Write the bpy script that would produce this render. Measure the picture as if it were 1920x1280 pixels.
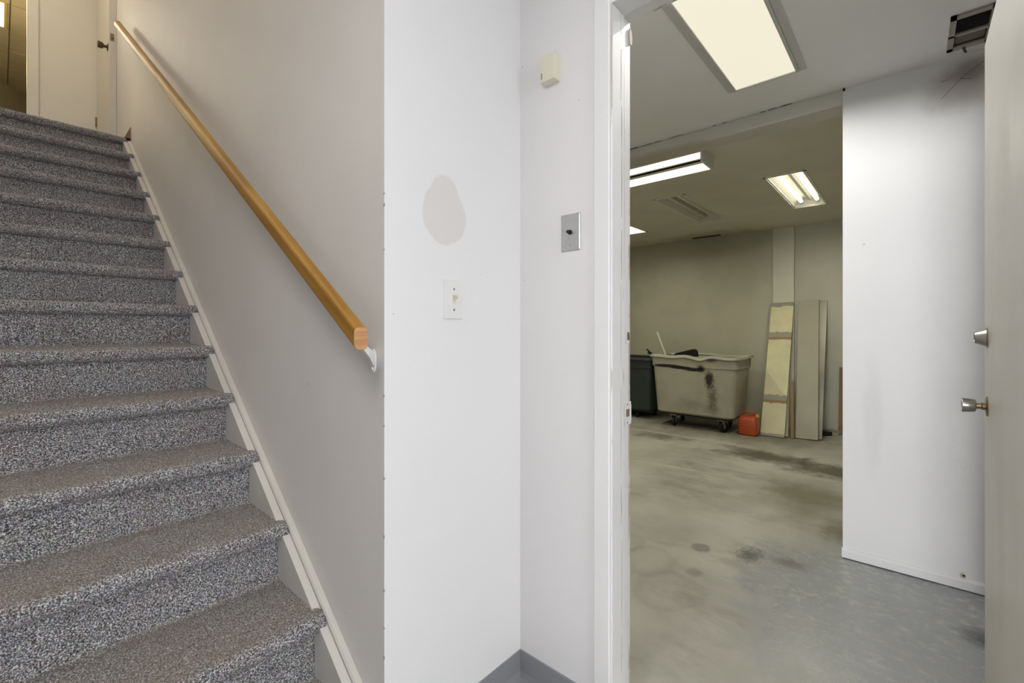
import bpy, bmesh, math, random
import numpy as np
from mathutils import Vector, Matrix

for o in list(bpy.data.objects):
    bpy.data.objects.remove(o, do_unlink=True)
S = bpy.context.scene
COL = S.collection
PI = math.pi
random.seed(7)
np.random.seed(7)

# ------------------------------------------------------------------ camera
cam_d = bpy.data.cameras.new('camera')
cam = bpy.data.objects.new('camera', cam_d)
COL.objects.link(cam)
cam.location = (0, 0, 1.19)
cam.rotation_euler = (PI / 2, 0, 0.72364 - PI / 2)
cam_d.sensor_width = 36.0
cam_d.lens = 850.0 / 1920.0 * 36.0
cam_d.shift_y = -23.6 / 1920.0
cam_d.clip_start = 0.02
S.camera = cam

# ------------------------------------------------------------------ world, daylight, exposure
W = bpy.data.worlds.new('sky')
S.world = W
W.use_nodes = True
bg = W.node_tree.nodes['Background']
bg.inputs['Color'].default_value = (0.80, 0.90, 1.0, 1)
bg.inputs['Strength'].default_value = 0.6
S.view_settings.view_transform = 'Standard'
S.view_settings.look = 'None'
S.view_settings.gamma = 1.0
S.view_settings.use_curve_mapping = False
S.view_settings.exposure = 0.0
S.cycles.max_bounces = 6
S.cycles.diffuse_bounces = 5
S.cycles.glossy_bounces = 2
S.cycles.adaptive_threshold = 0.03
S.cycles.use_light_tree = False


def area(name, loc, target, sx, sy, energy, color):
    d = bpy.data.lights.new(name, 'AREA')
    d.shape = 'RECTANGLE'
    d.size, d.size_y = sx, sy
    d.energy = energy
    d.color = color
    o = bpy.data.objects.new(name, d)
    COL.objects.link(o)
    o.location = loc
    o.rotation_euler = (Vector(target) - Vector(loc)).to_track_quat('-Z', 'Z').to_euler()
    return o


# daylight falling in through the glazed street entrance behind the camera and an added side window
area('daylight_entrance', (0.05, -4.6, 1.9), (0.05, 0, 1.1), 4.0, 3.2, 240, (0.97, 0.98, 1.0))
area('daylight_window', (-9.0, -0.25, 1.75), (0, -0.20, 1.2), 2.0, 2.0, 540, (0.97, 0.98, 1.0))  # side window source, unseen and placed to light the partition through the doorway
# unseen fill added over the hall to lift the stair wall and lower carpet
area('hall_lamp', (-0.45, 0.42, 2.58), (-0.45, 0.42, 0), 0.6, 0.5, 15, (1.0, 0.97, 0.93))
# added fill for the stair wall, then ceiling lamps of landing and upper room
area('stairwell_lamp', (-0.35, 2.2, 4.77), (-0.3, 2.2, 0), 0.5, 1.2, 14, (1.0, 0.93, 0.84))
area('landing_lamp', (-0.1, 4.75, 4.77), (-0.1, 4.75, 0), 0.5, 0.5, 11, (1.0, 0.86, 0.62))
area('upper_room_lamp', (-0.7, 6.7, 4.70), (0.1, 3.0, 1.8), 0.9, 0.6, 50, (1.0, 0.90, 0.70))

pl_d = bpy.data.lights.new('upper_room_pendant', 'POINT')  # unseen point light added to brighten the upper room ceiling
pl_d.energy = 16
pl_d.color = (1.0, 0.80, 0.42)
pl_d.shadow_soft_size = 0.08
pl_o = bpy.data.objects.new('upper_room_pendant', pl_d)
COL.objects.link(pl_o)
pl_o.location = (-0.45, 7.2, 4.0)

# ------------------------------------------------------------------ material helpers


class N:
    def __init__(self, name):
        self.m = bpy.data.materials.new(name)
        self.m.use_nodes = True
        self.t = self.m.node_tree
        self.b = self.t.nodes['Principled BSDF']
        self.cache = {}

    def n(self, typ, **kw):
        nd = self.t.nodes.new(typ)
        for k, v in kw.items():
            setattr(nd, k, v)
        return nd

    def l(self, a, b):
        self.t.links.new(a, b)

    def pos(self, world=True):
        if world:
            return self.n('ShaderNodeNewGeometry').outputs['Position']
        return self.n('ShaderNodeTexCoord').outputs['Object']

    def noise(self, vec, scale, detail=3, rough=0.55, stretch=None):
        key = (vec.node.name, vec.name, scale, detail, rough, stretch)
        if key in self.cache:
            return self.cache[key]
        if stretch:
            mp = self.n('ShaderNodeMapping')
            mp.inputs['Scale'].default_value = stretch
            self.l(vec, mp.inputs['Vector'])
            vec = mp.outputs['Vector']
        t = self.n('ShaderNodeTexNoise')
        t.inputs['Scale'].default_value = scale
        t.inputs['Detail'].default_value = detail
        t.inputs['Roughness'].default_value = rough
        self.l(vec, t.inputs['Vector'])
        self.cache[key] = t.outputs['Fac']
        return t.outputs['Fac']

    def maprange(self, v, a, b, c=0.0, d=1.0, smooth=True):
        r = self.n('ShaderNodeMapRange')
        if smooth:
            r.interpolation_type = 'SMOOTHSTEP'
        for i, x in zip(('From Min', 'From Max', 'To Min', 'To Max'), (a, b, c, d)):
            r.inputs[i].default_value = x
        self.l(v, r.inputs['Value'])
        return r.outputs['Result']

    def math(self, op, a, b):
        r = self.n('ShaderNodeMath', operation=op)
        for i, x in enumerate((a, b)):
            if isinstance(x, (int, float)):
                r.inputs[i].default_value = x
            else:
                self.l(x, r.inputs[i])
        return r.outputs[0]

    def mix(self, fac, a, b, mode='MIX'):
        r = self.n('ShaderNodeMix', data_type='RGBA', blend_type=mode)
        for i, x in ((0, fac), (6, a), (7, b)):
            if isinstance(x, (int, float)):
                r.inputs[i].default_value = x
            elif isinstance(x, tuple):
                r.inputs[i].default_value = (*x, 1)
            else:
                self.l(x, r.inputs[i])
        return r.outputs[2]

    def spot(self, vec, c, r, soft=0.4, distort=0.0, dscale=8.0, rotz=0.0):
        """a blot of dirt with a shape of its own: ellipsoid at c with radii r"""
        v = self.n('ShaderNodeVectorMath', operation='SUBTRACT')
        self.l(vec, v.inputs[0])
        v.inputs[1].default_value = c
        src = v.outputs[0]
        if rotz:
            rt = self.n('ShaderNodeVectorRotate', rotation_type='Z_AXIS')
            rt.inputs['Angle'].default_value = -rotz
            self.l(src, rt.inputs['Vector'])
            src = rt.outputs[0]
        d = self.n('ShaderNodeVectorMath', operation='DIVIDE')
        self.l(src, d.inputs[0])
        d.inputs[1].default_value = r
        ln = self.n('ShaderNodeVectorMath', operation='LENGTH')
        self.l(d.outputs[0], ln.inputs[0])
        val = ln.outputs['Value']
        if distort:
            nz = self.noise(vec, min((4.0, 6.0, 10.0, 14.0, 24.0, 40.0), key=lambda q: abs(math.log(q / dscale))), 4, 0.6)
            val = self.math('ADD', val, self.math('MULTIPLY', self.math('SUBTRACT', nz, 0.5), distort * 2))
        return self.maprange(val, 1.0 - soft, 1.0 + soft * 0.2, 1.0, 0.0)

    def bump(self, h, strength, dist=0.002):
        b = self.n('ShaderNodeBump')
        b.inputs['Strength'].default_value = strength
        b.inputs['Distance'].default_value = dist
        self.l(h, b.inputs['Height'])
        self.l(b.outputs[0], self.b.inputs['Normal'])

    def col(self, c):
        if isinstance(c, tuple):
            self.b.inputs['Base Color'].default_value = (*c, 1)
        else:
            self.l(c, self.b.inputs['Base Color'])

    def set(self, rough=0.5, metal=0.0, spec=0.5):
        self.b.inputs['Roughness'].default_value = rough
        self.b.inputs['Metallic'].default_value = metal
        self.b.inputs['Specular IOR Level'].default_value = spec
        return self


def paint(name, c, rough=0.5, grime=0.05, bump=0.12, stains=(), spec=0.35, world=True):
    """painted plaster, wood or metal: faint mottling, scuffs, fine roller relief, and listed stains
    (centre, radii, colour, amount, soft, distort, dscale)"""
    k = N(name)
    p = k.pos(world)
    base = k.mix(k.maprange(k.noise(p, 2.2, 4), 0.35, 0.75), c, tuple(x * (1 - grime) for x in c))
    sc = k.noise(p, 14.0, 5, 0.7)
    base = k.mix(k.math('MULTIPLY', k.maprange(sc, 0.66, 0.78), grime * 2.5), base, tuple(x * 0.6 for x in c))
    for st in stains:
        ce, ra, cc, am = st[:4]
        soft = st[4] if len(st) > 4 else 0.4
        di = st[5] if len(st) > 5 else 0.15
        ds = st[6] if len(st) > 6 else 8.0
        f = k.spot(p, ce, ra, soft, di, ds)
        base = k.mix(k.math('MULTIPLY', f, am), base, cc)
    k.col(base)
    k.bump(k.noise(p, 160.0, 3), bump, 0.0015)
    return k.set(rough, 0, spec).m


def metal(name, c, rough=0.35, m=1.0):
    k = N(name)
    p = k.pos(False)
    k.col(k.mix(k.noise(p, 60, 4), c, tuple(x * 0.75 for x in c)))
    return k.set(rough, m).m


def emit(name, c, strength, body=(0.8, 0.8, 0.75), tex=None):
    k = N(name)
    k.col(body)
    k.b.inputs['Emission Color'].default_value = (*c, 1)
    k.b.inputs['Emission Strength'].default_value = strength
    if tex:
        ch = k.n('ShaderNodeTexChecker')
        ch.inputs['Scale'].default_value = tex
        k.l(k.pos(False), ch.inputs['Vector'])
        ch.inputs['Color1'].default_value = (*c, 1)
        ch.inputs['Color2'].default_value = (*(x * 0.90 for x in c), 1)
        k.l(ch.outputs['Color'], k.b.inputs['Emission Color'])
    return k.set(0.4).m


M = {}
M['white_hall'] = paint('white_hall_paint', (0.72, 0.70, 0.69), 0.5, 0.025)
k = N('white_end_paint')
p = k.pos(True)
f = k.math('MAXIMUM', k.spot(p, (0.848, 1.006, 1.508), (0.083, 1, 0.078), 0.10, 0.22, 10), k.spot(p, (0.848, 1.006, 1.555), (0.058, 1, 0.085), 0.12, 0.22, 10))
f = k.math('MAXIMUM', f, k.spot(p, (0.848, 1.006, 1.535), (0.073, 1, 0.075), 0.10, 0.22, 10))
k.col(k.mix(k.math('MULTIPLY', f, 0.75), (0.755, 0.745, 0.74), (0.64, 0.615, 0.585)))
k.bump(k.noise(p, 160.0, 3), 0.12, 0.0015)
k.set(0.5, 0, 0.35)
M['white_end'] = k.m
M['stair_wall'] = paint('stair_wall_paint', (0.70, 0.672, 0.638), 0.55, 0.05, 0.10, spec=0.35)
M['cream'] = paint('cream_paint', (0.70, 0.665, 0.59), 0.45, 0.04)
M['trim'] = paint('white_trim_paint', (0.76, 0.75, 0.735), 0.4, 0.05, stains=[
    ((1.21, 0.65, 1.86), (0.2, 0.2, 0.09), (0.52, 0.46, 0.40), 0.0, 0.3, 0.6, 30)])
M['jamb'] = None
M['skirt'] = paint('skirt_paint', (0.62, 0.595, 0.55), 0.4, 0.12, 0.2, spec=0.4)
M['block'] = paint('partition_paint', (0.83, 0.83, 0.84), 0.5, 0.025, stains=[
    ((2.915, -0.17, 2.30), (1, 0.16, 0.14), (0.30, 0.24, 0.21), 0.55, 0.8, 0.35, 9),
    ((2.915, -0.20, 2.37), (1, 0.10, 0.06), (0.18, 0.13, 0.11), 0.55, 0.8, 0.45, 14),
    ((2.915, 0.15, 0.75), (1, 0.05, 0.32), (0.66, 0.66, 0.66), 0.35, 0.6, 0.4, 5),
    ((2.915, 0.185, 1.62), (1, 0.008, 0.006), (0.40, 0.40, 0.38), 0.6, 0.5, 0.4, 30)])
M['far_wall'] = paint('far_wall_paint', (0.47, 0.455, 0.365), 0.55, 0.14, 0.2, stains=[
    ((6.42, 2.35, 0.95), (1, 0.40, 0.30), (0.40, 0.38, 0.31), 0.4, 0.9, 0.5, 5),
    ((6.42, 2.10, 2.25), (1, 0.7, 0.12), (0.36, 0.34, 0.27), 0.5, 0.9, 0.6, 6),
    ((6.42, 1.7, 1.75), (1, 0.5, 0.15), (0.42, 0.40, 0.33), 0.35, 0.9, 0.7, 6)])
M['pilaster'] = paint('pilaster_paint', (0.58, 0.56, 0.46), 0.5, 0.08, 0.1)
M['near_ceiling'] = paint('near_ceiling_paint', (0.90, 0.90, 0.89), 0.6, 0.03)
M['far_ceiling'] = paint('far_ceiling_paint', (0.74, 0.71, 0.60), 0.6, 0.10, stains=[
    ((6.3, 2.1, 2.44), (0.35, 0.9, 1), (0.42, 0.38, 0.30), 0.6, 0.9, 0.6, 5),
    ((4.2, 1.3, 2.44), (0.8, 0.6, 1), (0.62, 0.58, 0.48), 0.5, 0.9, 0.6, 3)])
M['beam'] = paint('beam_paint', (0.66, 0.65, 0.60), 0.5, 0.10, 0.3, stains=[
    ((2.915, 1.25, 2.36), (1, 0.35, 0.03), (0.45, 0.38, 0.26), 0.5, 0.6, 0.5, 12)])
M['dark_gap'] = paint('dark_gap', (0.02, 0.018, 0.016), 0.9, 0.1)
M['crack_dirt'] = paint('crack_dirt', (0.25, 0.20, 0.17), 0.8, 0.1)
M['scuff_grey'] = paint('knocked_plaster', (0.42, 0.39, 0.36), 0.8, 0.1)
M['bare'] = paint('bare_plaster', (0.56, 0.48, 0.40), 0.8, 0.2, 0.4)
M['plastic'] = paint('white_plastic', (0.74, 0.735, 0.72), 0.3, 0.01, 0.02, spec=0.5)
M['ivory'] = paint('ivory_plastic', (0.66, 0.60, 0.46), 0.4, 0.03, 0.05, spec=0.5)
M['beige_plastic'] = paint('beige_plastic', (0.70, 0.65, 0.52), 0.45, 0.03, 0.05)
M['black_plastic'] = paint('black_plastic', (0.012, 0.012, 0.012), 0.45, 0.1, 0.1)
M['steel'] = metal('brushed_steel', (0.60, 0.60, 0.59), 0.38)
M['nickel'] = metal('satin_nickel', (0.40, 0.39, 0.36), 0.30)
M['brass'] = metal('worn_brass', (0.36, 0.27, 0.15), 0.40)
M['bronze'] = metal('dark_bronze', (0.16, 0.11, 0.07), 0.40)
M['screw'] = metal('screw_metal', (0.35, 0.33, 0.30), 0.4)
M['base'] = paint('grey_rubber', (0.235, 0.24, 0.25), 0.35, 0.12, 0.1, spec=0.5)
M['white_metal'] = paint('white_enamel', (0.78, 0.77, 0.72), 0.35, 0.05, 0.03, spec=0.5)
M['grey_frame'] = paint('grey_enamel', (0.60, 0.60, 0.58), 0.4, 0.05, 0.03, spec=0.5)
M['vent'] = paint('vent_paint', (0.46, 0.42, 0.37), 0.45, 0.25, 0.1, spec=0.5)
M['vent_dirty'] = paint('vent_dirty', (0.22, 0.19, 0.15), 0.5, 0.4, 0.2)
M['vent_dark'] = paint('vent_slats', (0.10, 0.095, 0.085), 0.5, 0.3)
M['lamp_panel'] = emit('lamp_panel', (0.93, 0.87, 0.70), 0.92, (0.3, 0.3, 0.26), 260)
M['tube_lit'] = emit('tube_lit', (1.0, 0.95, 0.72), 1.7)
M['lens_lit'] = emit('lens_lit', (1.0, 0.96, 0.74), 1.6)
M['lens_upper'] = emit('lens_upper', (1.0, 0.95, 0.80), 2.2)
M['tube_off'] = paint('tube_unlit', (0.72, 0.70, 0.62), 0.3, 0.1, 0.02, spec=0.5)
M['rubber'] = paint('black_rubber', (0.015, 0.015, 0.015), 0.55, 0.2, 0.1)
M['dark_tub'] = paint('dark_grey_plastic', (0.040, 0.052, 0.055), 0.45, 0.25, 0.1, spec=0.5)
M['red_can'] = paint('red_plastic', (0.46, 0.075, 0.018), 0.4, 0.15, 0.1, spec=0.5)
M['yellow'] = paint('yellow_plastic', (0.60, 0.42, 0.06), 0.4, 0.1, 0.05)
M['raw_wood'] = paint('raw_wood', (0.25, 0.165, 0.085), 0.7, 0.25, 0.3)
M['grey_board'] = paint('grey_board', (0.34, 0.325, 0.255), 0.6, 0.10, 0.2)
M['mirror_board'] = paint('wrapped_board', (0.29, 0.28, 0.22), 0.25, 0.35, 0.2, spec=0.5)
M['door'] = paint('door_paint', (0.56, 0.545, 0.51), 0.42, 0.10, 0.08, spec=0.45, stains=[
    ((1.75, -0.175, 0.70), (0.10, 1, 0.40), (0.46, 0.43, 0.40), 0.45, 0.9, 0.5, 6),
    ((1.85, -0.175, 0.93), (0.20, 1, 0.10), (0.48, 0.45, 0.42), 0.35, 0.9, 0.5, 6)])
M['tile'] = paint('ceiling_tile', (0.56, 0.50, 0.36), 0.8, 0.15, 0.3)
M['tile_grid'] = paint('ceiling_grid', (0.33, 0.28, 0.18), 0.6, 0.1)
M['yellow_trim'] = paint('varnished_trim', (0.62, 0.47, 0.16), 0.4, 0.1)
M['hall_floor'] = paint('hall_vinyl', (0.30, 0.30, 0.31), 0.4, 0.15)

# cart plastic with sprayed black paint
k = N('cart_plastic')
p = k.pos(True)
b = k.mix(k.maprange(k.noise(p, 3.0, 4), 0.3, 0.75), (0.46, 0.44, 0.365), (0.36, 0.34, 0.275))
for ce, ra, am, so, di, ds in [((5.40, 2.25, 0.742), (0.12, 0.20, 0.022), 0.97, 0.35, 0.15, 20),
                               ((5.40, 2.08, 0.728), (0.12, 0.16, 0.024), 0.97, 0.4, 0.2, 20),
                               ((5.40, 1.93, 0.710), (0.12, 0.14, 0.024), 0.97, 0.4, 0.2, 20),
                               ((5.40, 1.84, 0.725), (0.12, 0.06, 0.055), 0.97, 0.7, 0.3, 20),
                               ((5.40, 1.755, 0.60), (0.12, 0.065, 0.13), 0.95, 0.7, 0.6, 40),
                               ((5.44, 1.72, 0.40), (0.12, 0.07, 0.20), 0.62, 0.9, 0.8, 30),
                               ((5.38, 1.72, 0.83), (0.12, 0.09, 0.035), 0.75, 0.9, 0.5, 20),
                               ((5.44, 1.72, 0.25), (0.12, 0.12, 0.10), 0.35, 0.9, 0.6, 14),
                               ((5.42, 1.98, 0.28), (0.12, 0.25, 0.10), 0.25, 0.9, 0.8, 9)]:
    b = k.mix(k.math('MULTIPLY', k.spot(p, ce, ra, so, di, ds), am), b, (0.008, 0.008, 0.007))
k.col(b)
k.bump(k.noise(p, 40, 3), 0.1, 0.003)
k.set(0.45, 0, 0.45)
M['cart'] = k.m

# cream plank with bare plaster bands
k = N('cream_plank')
p = k.pos(False)
b = k.mix(k.maprange(k.noise(p, 5.0, 4), 0.3, 0.75), (0.60, 0.56, 0.36), (0.50, 0.47, 0.31))
for z in (0.40, 1.18):
    b = k.mix(k.spot(p, (0, 0, z + 0.030), (5, 5, 0.050), 0.15, 0.9, 12), b, (0.27, 0.255, 0.205))
    b = k.mix(k.spot(p, (0, 0, z), (5, 5, 0.015), 0.2, 0.6, 10), b, (0.27, 0.15, 0.06))
b = k.mix(k.spot(p, (0, 0, 1.68), (5, 5, 0.085), 0.15, 0.5, 10), b, (0.26, 0.245, 0.195))
b = k.mix(k.spot(p, (0, 0, 0.0), (5, 5, 0.035), 0.2, 0.5, 12), b, (0.28, 0.26, 0.22))
k.col(b)
k.bump(k.noise(p, 60, 3), 0.2, 0.002)
k.set(0.55)
M['cream_plank'] = k.m

# jamb paint: chipped to bare wood along the rabbet and the edges
k = N('chipped_jamb_paint')
p = k.pos(True)
b = k.mix(k.maprange(k.noise(p, 3, 4), 0.3, 0.75), (0.77, 0.765, 0.75), (0.72, 0.71, 0.695))
sx = k.n('ShaderNodeSeparateXYZ')
k.l(p, sx.inputs[0])
chip = k.noise(p, 16, 5, 0.7, (1.0, 1.0, 0.16))
for xc, wd, th in ((1.298, 0.006, 0.50), (1.246, 0.012, 0.60), (1.166, 0.006, 0.60)):
    dx = k.math('ABSOLUTE', k.math('SUBTRACT', sx.outputs[0], xc), 0)
    near = k.maprange(dx, wd * 0.5, wd * 1.4, 1, 0)
    b = k.mix(k.math('MULTIPLY', near, k.maprange(chip, th, th + 0.04)), b, (0.50, 0.40, 0.31))
b = k.mix(k.spot(p, (1.255, 0.66, 1.88), (0.014, 0.3, 0.22), 0.1, 0.5, 14), b, (0.58, 0.51, 0.45))
b = k.mix(k.spot(p, (1.262, 0.66, 1.55), (0.006, 0.3, 0.20), 0.1, 0.5, 14), b, (0.58, 0.51, 0.45))
k.col(b)
k.bump(k.noise(p, 90, 4), 0.25, 0.002)
k.set(0.4)
M['jamb'] = k.m

# concrete floor: bare slab, worn grey paint near the partition, stains
k = N('stained_concrete')
p = k.pos(True)
n1 = k.noise(p, 1.6, 6, 0.6)
n2 = k.noise(p, 9, 6, 0.65, (1.0, 0.35, 1))
b = k.mix(k.maprange(n1, 0.3, 0.7), (0.51, 0.50, 0.46), (0.355, 0.345, 0.31))
b = k.mix(k.math('MULTIPLY', k.maprange(n2, 0.42, 0.72), 0.55), b, (0.43, 0.42, 0.385))
n3 = k.noise(p, 2.6, 8, 0.68, (1.0, 0.45, 1))
b = k.mix(k.math('MULTIPLY', k.maprange(n3, 0.50, 0.68), 0.55), b, (0.22, 0.205, 0.165))
# worn paint
zone = k.spot(p, (2.45, -0.10, 0), (0.95, 0.82, 5), 0.30, 0.35, 5, 0.0)
wear = k.noise(p, 26, 9, 0.80, (1.0, 0.55, 1))
pf = k.math('MULTIPLY', zone, k.maprange(wear, 0.62, 0.53))
pf = k.math('MAXIMUM', pf, k.math('MULTIPLY', k.spot(p, (2.75, 0.42, 0), (0.28, 0.36, 5), 0.6, 0.4, 9), k.maprange(wear, 0.55, 0.45)))
b = k.mix(pf, b, (0.315, 0.325, 0.345))
b = k.mix(k.math('MULTIPLY', zone, k.maprange(wear, 0.61, 0.66)), b, (0.66, 0.66, 0.64))
for ce, ra, cc, am, so, di, ds, rz in [
        ((2.53, 0.865, 0), (0.062, 0.055, 5), (0.12, 0.115, 0.105), 0.6, 0.35, 0.30, 14, 0),
        ((2.25, 0.80, 0), (0.05, 0.05, 5), (0.14, 0.13, 0.115), 0.4, 0.6, 0.3, 10, 0),
        ((2.62, 0.64, 0), (0.11, 0.075, 5), (0.06, 0.06, 0.062), 0.75, 0.9, 1.0, 45, 0),
        ((2.66, 0.47, 0), (0.07, 0.12, 5), (0.12, 0.105, 0.105), 0.65, 0.9, 0.5, 14, 0),
        ((2.50, -0.21, 0), (0.10, 0.10, 5), (0.05, 0.05, 0.055), 0.8, 0.9, 0.5, 14, 0),
        ((4.74, 1.02, 0), (0.24, 0.52, 5), (0.070, 0.064, 0.036), 0.85, 0.7, 0.8, 6, 0.10),
        ((4.62, 0.48, 0), (0.26, 0.46, 5), (0.070, 0.064, 0.036), 0.85, 0.7, 0.8, 6, 0.2),
        ((4.85, 2.1, 0), (0.20, 0.45, 5), (0.11, 0.105, 0.065), 0.7, 0.9, 0.8, 6, 0),
        ((3.75, 0.55, 0), (0.55, 0.42, 5), (0.15, 0.135, 0.08), 0.80, 0.9, 0.6, 4, 0.35),
        ((3.25, 0.28, 0), (0.22, 0.18, 5), (0.09, 0.08, 0.05), 0.70, 0.9, 0.6, 8, 0.2),
        ((5.7, 1.6, 0), (0.75, 1.4, 5), (0.13, 0.12, 0.08), 0.75, 0.9, 0.5, 5, 0)]:
    b = k.mix(k.math('MULTIPLY', k.spot(p, ce, ra, so, di, ds, rz), am), b, cc)
# water rings left by cans
for cx, cy, r in ((2.22, 1.02, 0.17), (2.02, 0.83, 0.19), (2.32, 1.22, 0.15)):
    a1 = k.spot(p, (cx, cy, 0), (r, r * 0.8, 5), 0.15, 0.35, 5)
    a2 = k.spot(p, (cx, cy, 0), (r * 0.80, r * 0.62, 5), 0.3, 0.35, 5)
    b = k.mix(k.math('MULTIPLY', k.math('SUBTRACT', a1, a2), 0.16), b, (0.17, 0.16, 0.14))
# pale straight scratches and slab joint
for cx, cy, L_, rz in ((5.02, 2.18, 0.26, 0.05), (4.99, 1.36, 0.20, -0.05), (3.85, 1.55, 0.45, 0.12), (5.0, 1.80, 0.8, 0.0)):
    b = k.mix(k.math('MULTIPLY', k.spot(p, (cx, cy, 0), (0.014, L_, 5), 0.5, 0.25, 9, rz), 0.65), b, (0.56, 0.54, 0.47))
k.col(b)
rr = k.mix(pf, (0.62, 0.62, 0.62), (0.27, 0.27, 0.27))
k.l(rr, k.b.inputs['Roughness'])
k.bump(k.noise(p, 50, 6, 0.7), 0.18, 0.003)
M['concrete'] = k.m

# carpet: speckled grey loop pile, trodden brown on the treads


def carpet(name, soil):
    k = N(name)
    p = k.pos(True)
    n = k.noise(p, 270, 2, 0.6)
    r = k.n('ShaderNodeValToRGB')
    e = r.color_ramp.elements
    e[0].position, e[0].color = 0.34, (0.032, 0.031, 0.032, 1)
    e[1].position, e[1].color = 0.66, (0.80, 0.80, 0.83, 1)
    m1 = e.new(0.47)
    m1.color = (0.165, 0.158, 0.160, 1)
    m2 = e.new(0.56)
    m2.color = (0.39, 0.38, 0.385, 1)
    k.l(n, r.inputs[0])
    v = k.n('ShaderNodeTexVoronoi')
    v.inputs['Scale'].default_value = 150
    k.l(p, v.inputs['Vector'])
    base = k.mix(0.10, r.outputs[0], v.outputs['Color'], 'OVERLAY')
    big = k.maprange(k.noise(p, 7, 3), 0.45, 0.7)
    base = k.mix(k.math('MULTIPLY', big, 0.18), base, (0.20, 0.12, 0.12))
    if soil:
        nz = k.n('ShaderNodeSeparateXYZ')
        k.l(k.n('ShaderNodeTexCoord').outputs['Object'], nz.inputs[0])
        top = k.maprange(nz.outputs[1], 0.002, 0.03)
        walk = k.maprange(k.noise(p, 3.5, 3), 0.25, 0.6, 0.16, 0.36)
        base = k.mix(k.math('MULTIPLY', top, walk), base, (0.34, 0.285, 0.205))
    k.col(base)
    k.bump(n, 1.0, 0.006)
    k.b.inputs['Sheen Weight'].default_value = 0.15
    return k.set(0.95, 0, 0.1).m


M['carpet_tread'] = carpet('carpet_tread', True)
M['carpet'] = carpet('carpet_riser', False)

# varnished wood for the rail, grain along the length (local X)
k = N('varnished_wood')
p = k.pos(False)
g1 = k.noise(p, 30, 5, 0.6, (0.06, 1, 1))
g2 = k.noise(p, 4, 3, 0.5, (0.25, 1, 1))
b = k.mix(k.maprange(g1, 0.3, 0.7), (0.38, 0.195, 0.028), (0.23, 0.10, 0.013))
b = k.mix(k.maprange(g2, 0.4, 0.75), b, (0.48, 0.275, 0.045))
k.col(b)
k.set(0.42, 0, 0.32)
M['rail'] = k.m
k = N('end_grain')
p = k.pos(False)
k.col(k.mix(k.maprange(k.noise(p, 90, 3, 0.5, (1, 0.1, 1)), 0.35, 0.65), (0.56, 0.30, 0.13), (0.44, 0.21, 0.085)))
k.set(0.6)
M['end_grain'] = k.m

# ------------------------------------------------------------------ geometry helpers


def box(bm, x0, x1, y0, y1, z0, z1, bev=0.0, seg=2):
    vs = [bm.verts.new((x, y, z)) for x in (x0, x1) for y in (y0, y1) for z in (z0, z1)]
    fs = [bm.faces.new([vs[i] for i in q]) for q in
          ((0, 1, 3, 2), (4, 6, 7, 5), (0, 4, 5, 1), (2, 3, 7, 6), (0, 2, 6, 4), (1, 5, 7, 3))]
    if bev:
        ed = list({e for f in fs for e in f.edges})
        bmesh.ops.bevel(bm, geom=ed, offset=bev, segments=seg, affect='EDGES', profile=0.5)
    return bm


def lathe(bm, o, axis, prof, seg=24):
    """rings (t, r) along axis from o"""
    o, ax = Vector(o), Vector(axis).normalized()
    q = ax.to_track_quat('Z', 'Y').to_matrix()
    rings = []
    for t, r in prof:
        rings.append([bm.verts.new(o + ax * t + q @ Vector((r * math.cos(2 * PI * i / seg), r * math.sin(2 * PI * i / seg), 0)))
                      for i in range(seg)])
    for a, b_ in zip(rings, rings[1:]):
        for i in range(seg):
            j = (i + 1) % seg
            bm.faces.new((a[i], a[j], b_[j], b_[i]))
    bm.faces.new(list(reversed(rings[0])))
    bm.faces.new(rings[-1])
    return bm


def cyl(bm, p0, p1, r, seg=16, r1=None):
    d = Vector(p1) - Vector(p0)
    return lathe(bm, p0, d, [(0, r), (d.length, r if r1 is None else r1)], seg)


def prism(bm, pts, plane, lo, hi):
    """extrude outline pts; plane 'YZ' extrudes along X, 'XZ' along Y, 'XY' along Z"""
    f = {'YZ': lambda a, b, c: (c, a, b), 'XZ': lambda a, b, c: (a, c, b), 'XY': lambda a, b, c: (a, b, c)}[plane]
    A = [bm.verts.new(f(a, b, lo)) for a, b in pts]
    B = [bm.verts.new(f(a, b, hi)) for a, b in pts]
    n = len(pts)
    bm.faces.new(A)
    bm.faces.new(list(reversed(B)))
    for i in range(n):
        j = (i + 1) % n
        bm.faces.new((A[j], A[i], B[i], B[j]))
    bmesh.ops.recalc_face_normals(bm, faces=bm.faces)
    return bm


def loft(bm, loops, cap=True):
    R = [[bm.verts.new(v) for v in lp] for lp in loops]
    n = len(R[0])
    for a, b_ in zip(R, R[1:]):
        for i in range(n):
            j = (i + 1) % n
            bm.faces.new((a[i], a[j], b_[j], b_[i]))
    if cap:
        bm.faces.new(list(reversed(R[0])))
        bm.faces.new(R[-1])
    bmesh.ops.recalc_face_normals(bm, faces=bm.faces)
    return bm


def rrect(x0, x1, y0, y1, r, z, n=5):
    pts = []
    for cx, cy, a0 in ((x1 - r, y1 - r, 0), (x0 + r, y1 - r, 90), (x0 + r, y0 + r, 180), (x1 - r, y0 + r, 270)):
        for i in range(n + 1):
            a = math.radians(a0 + 90 * i / n)
            pts.append((cx + r * math.cos(a), cy + r * math.sin(a), z))
    return pts


def B():
    return bmesh.new()


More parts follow.
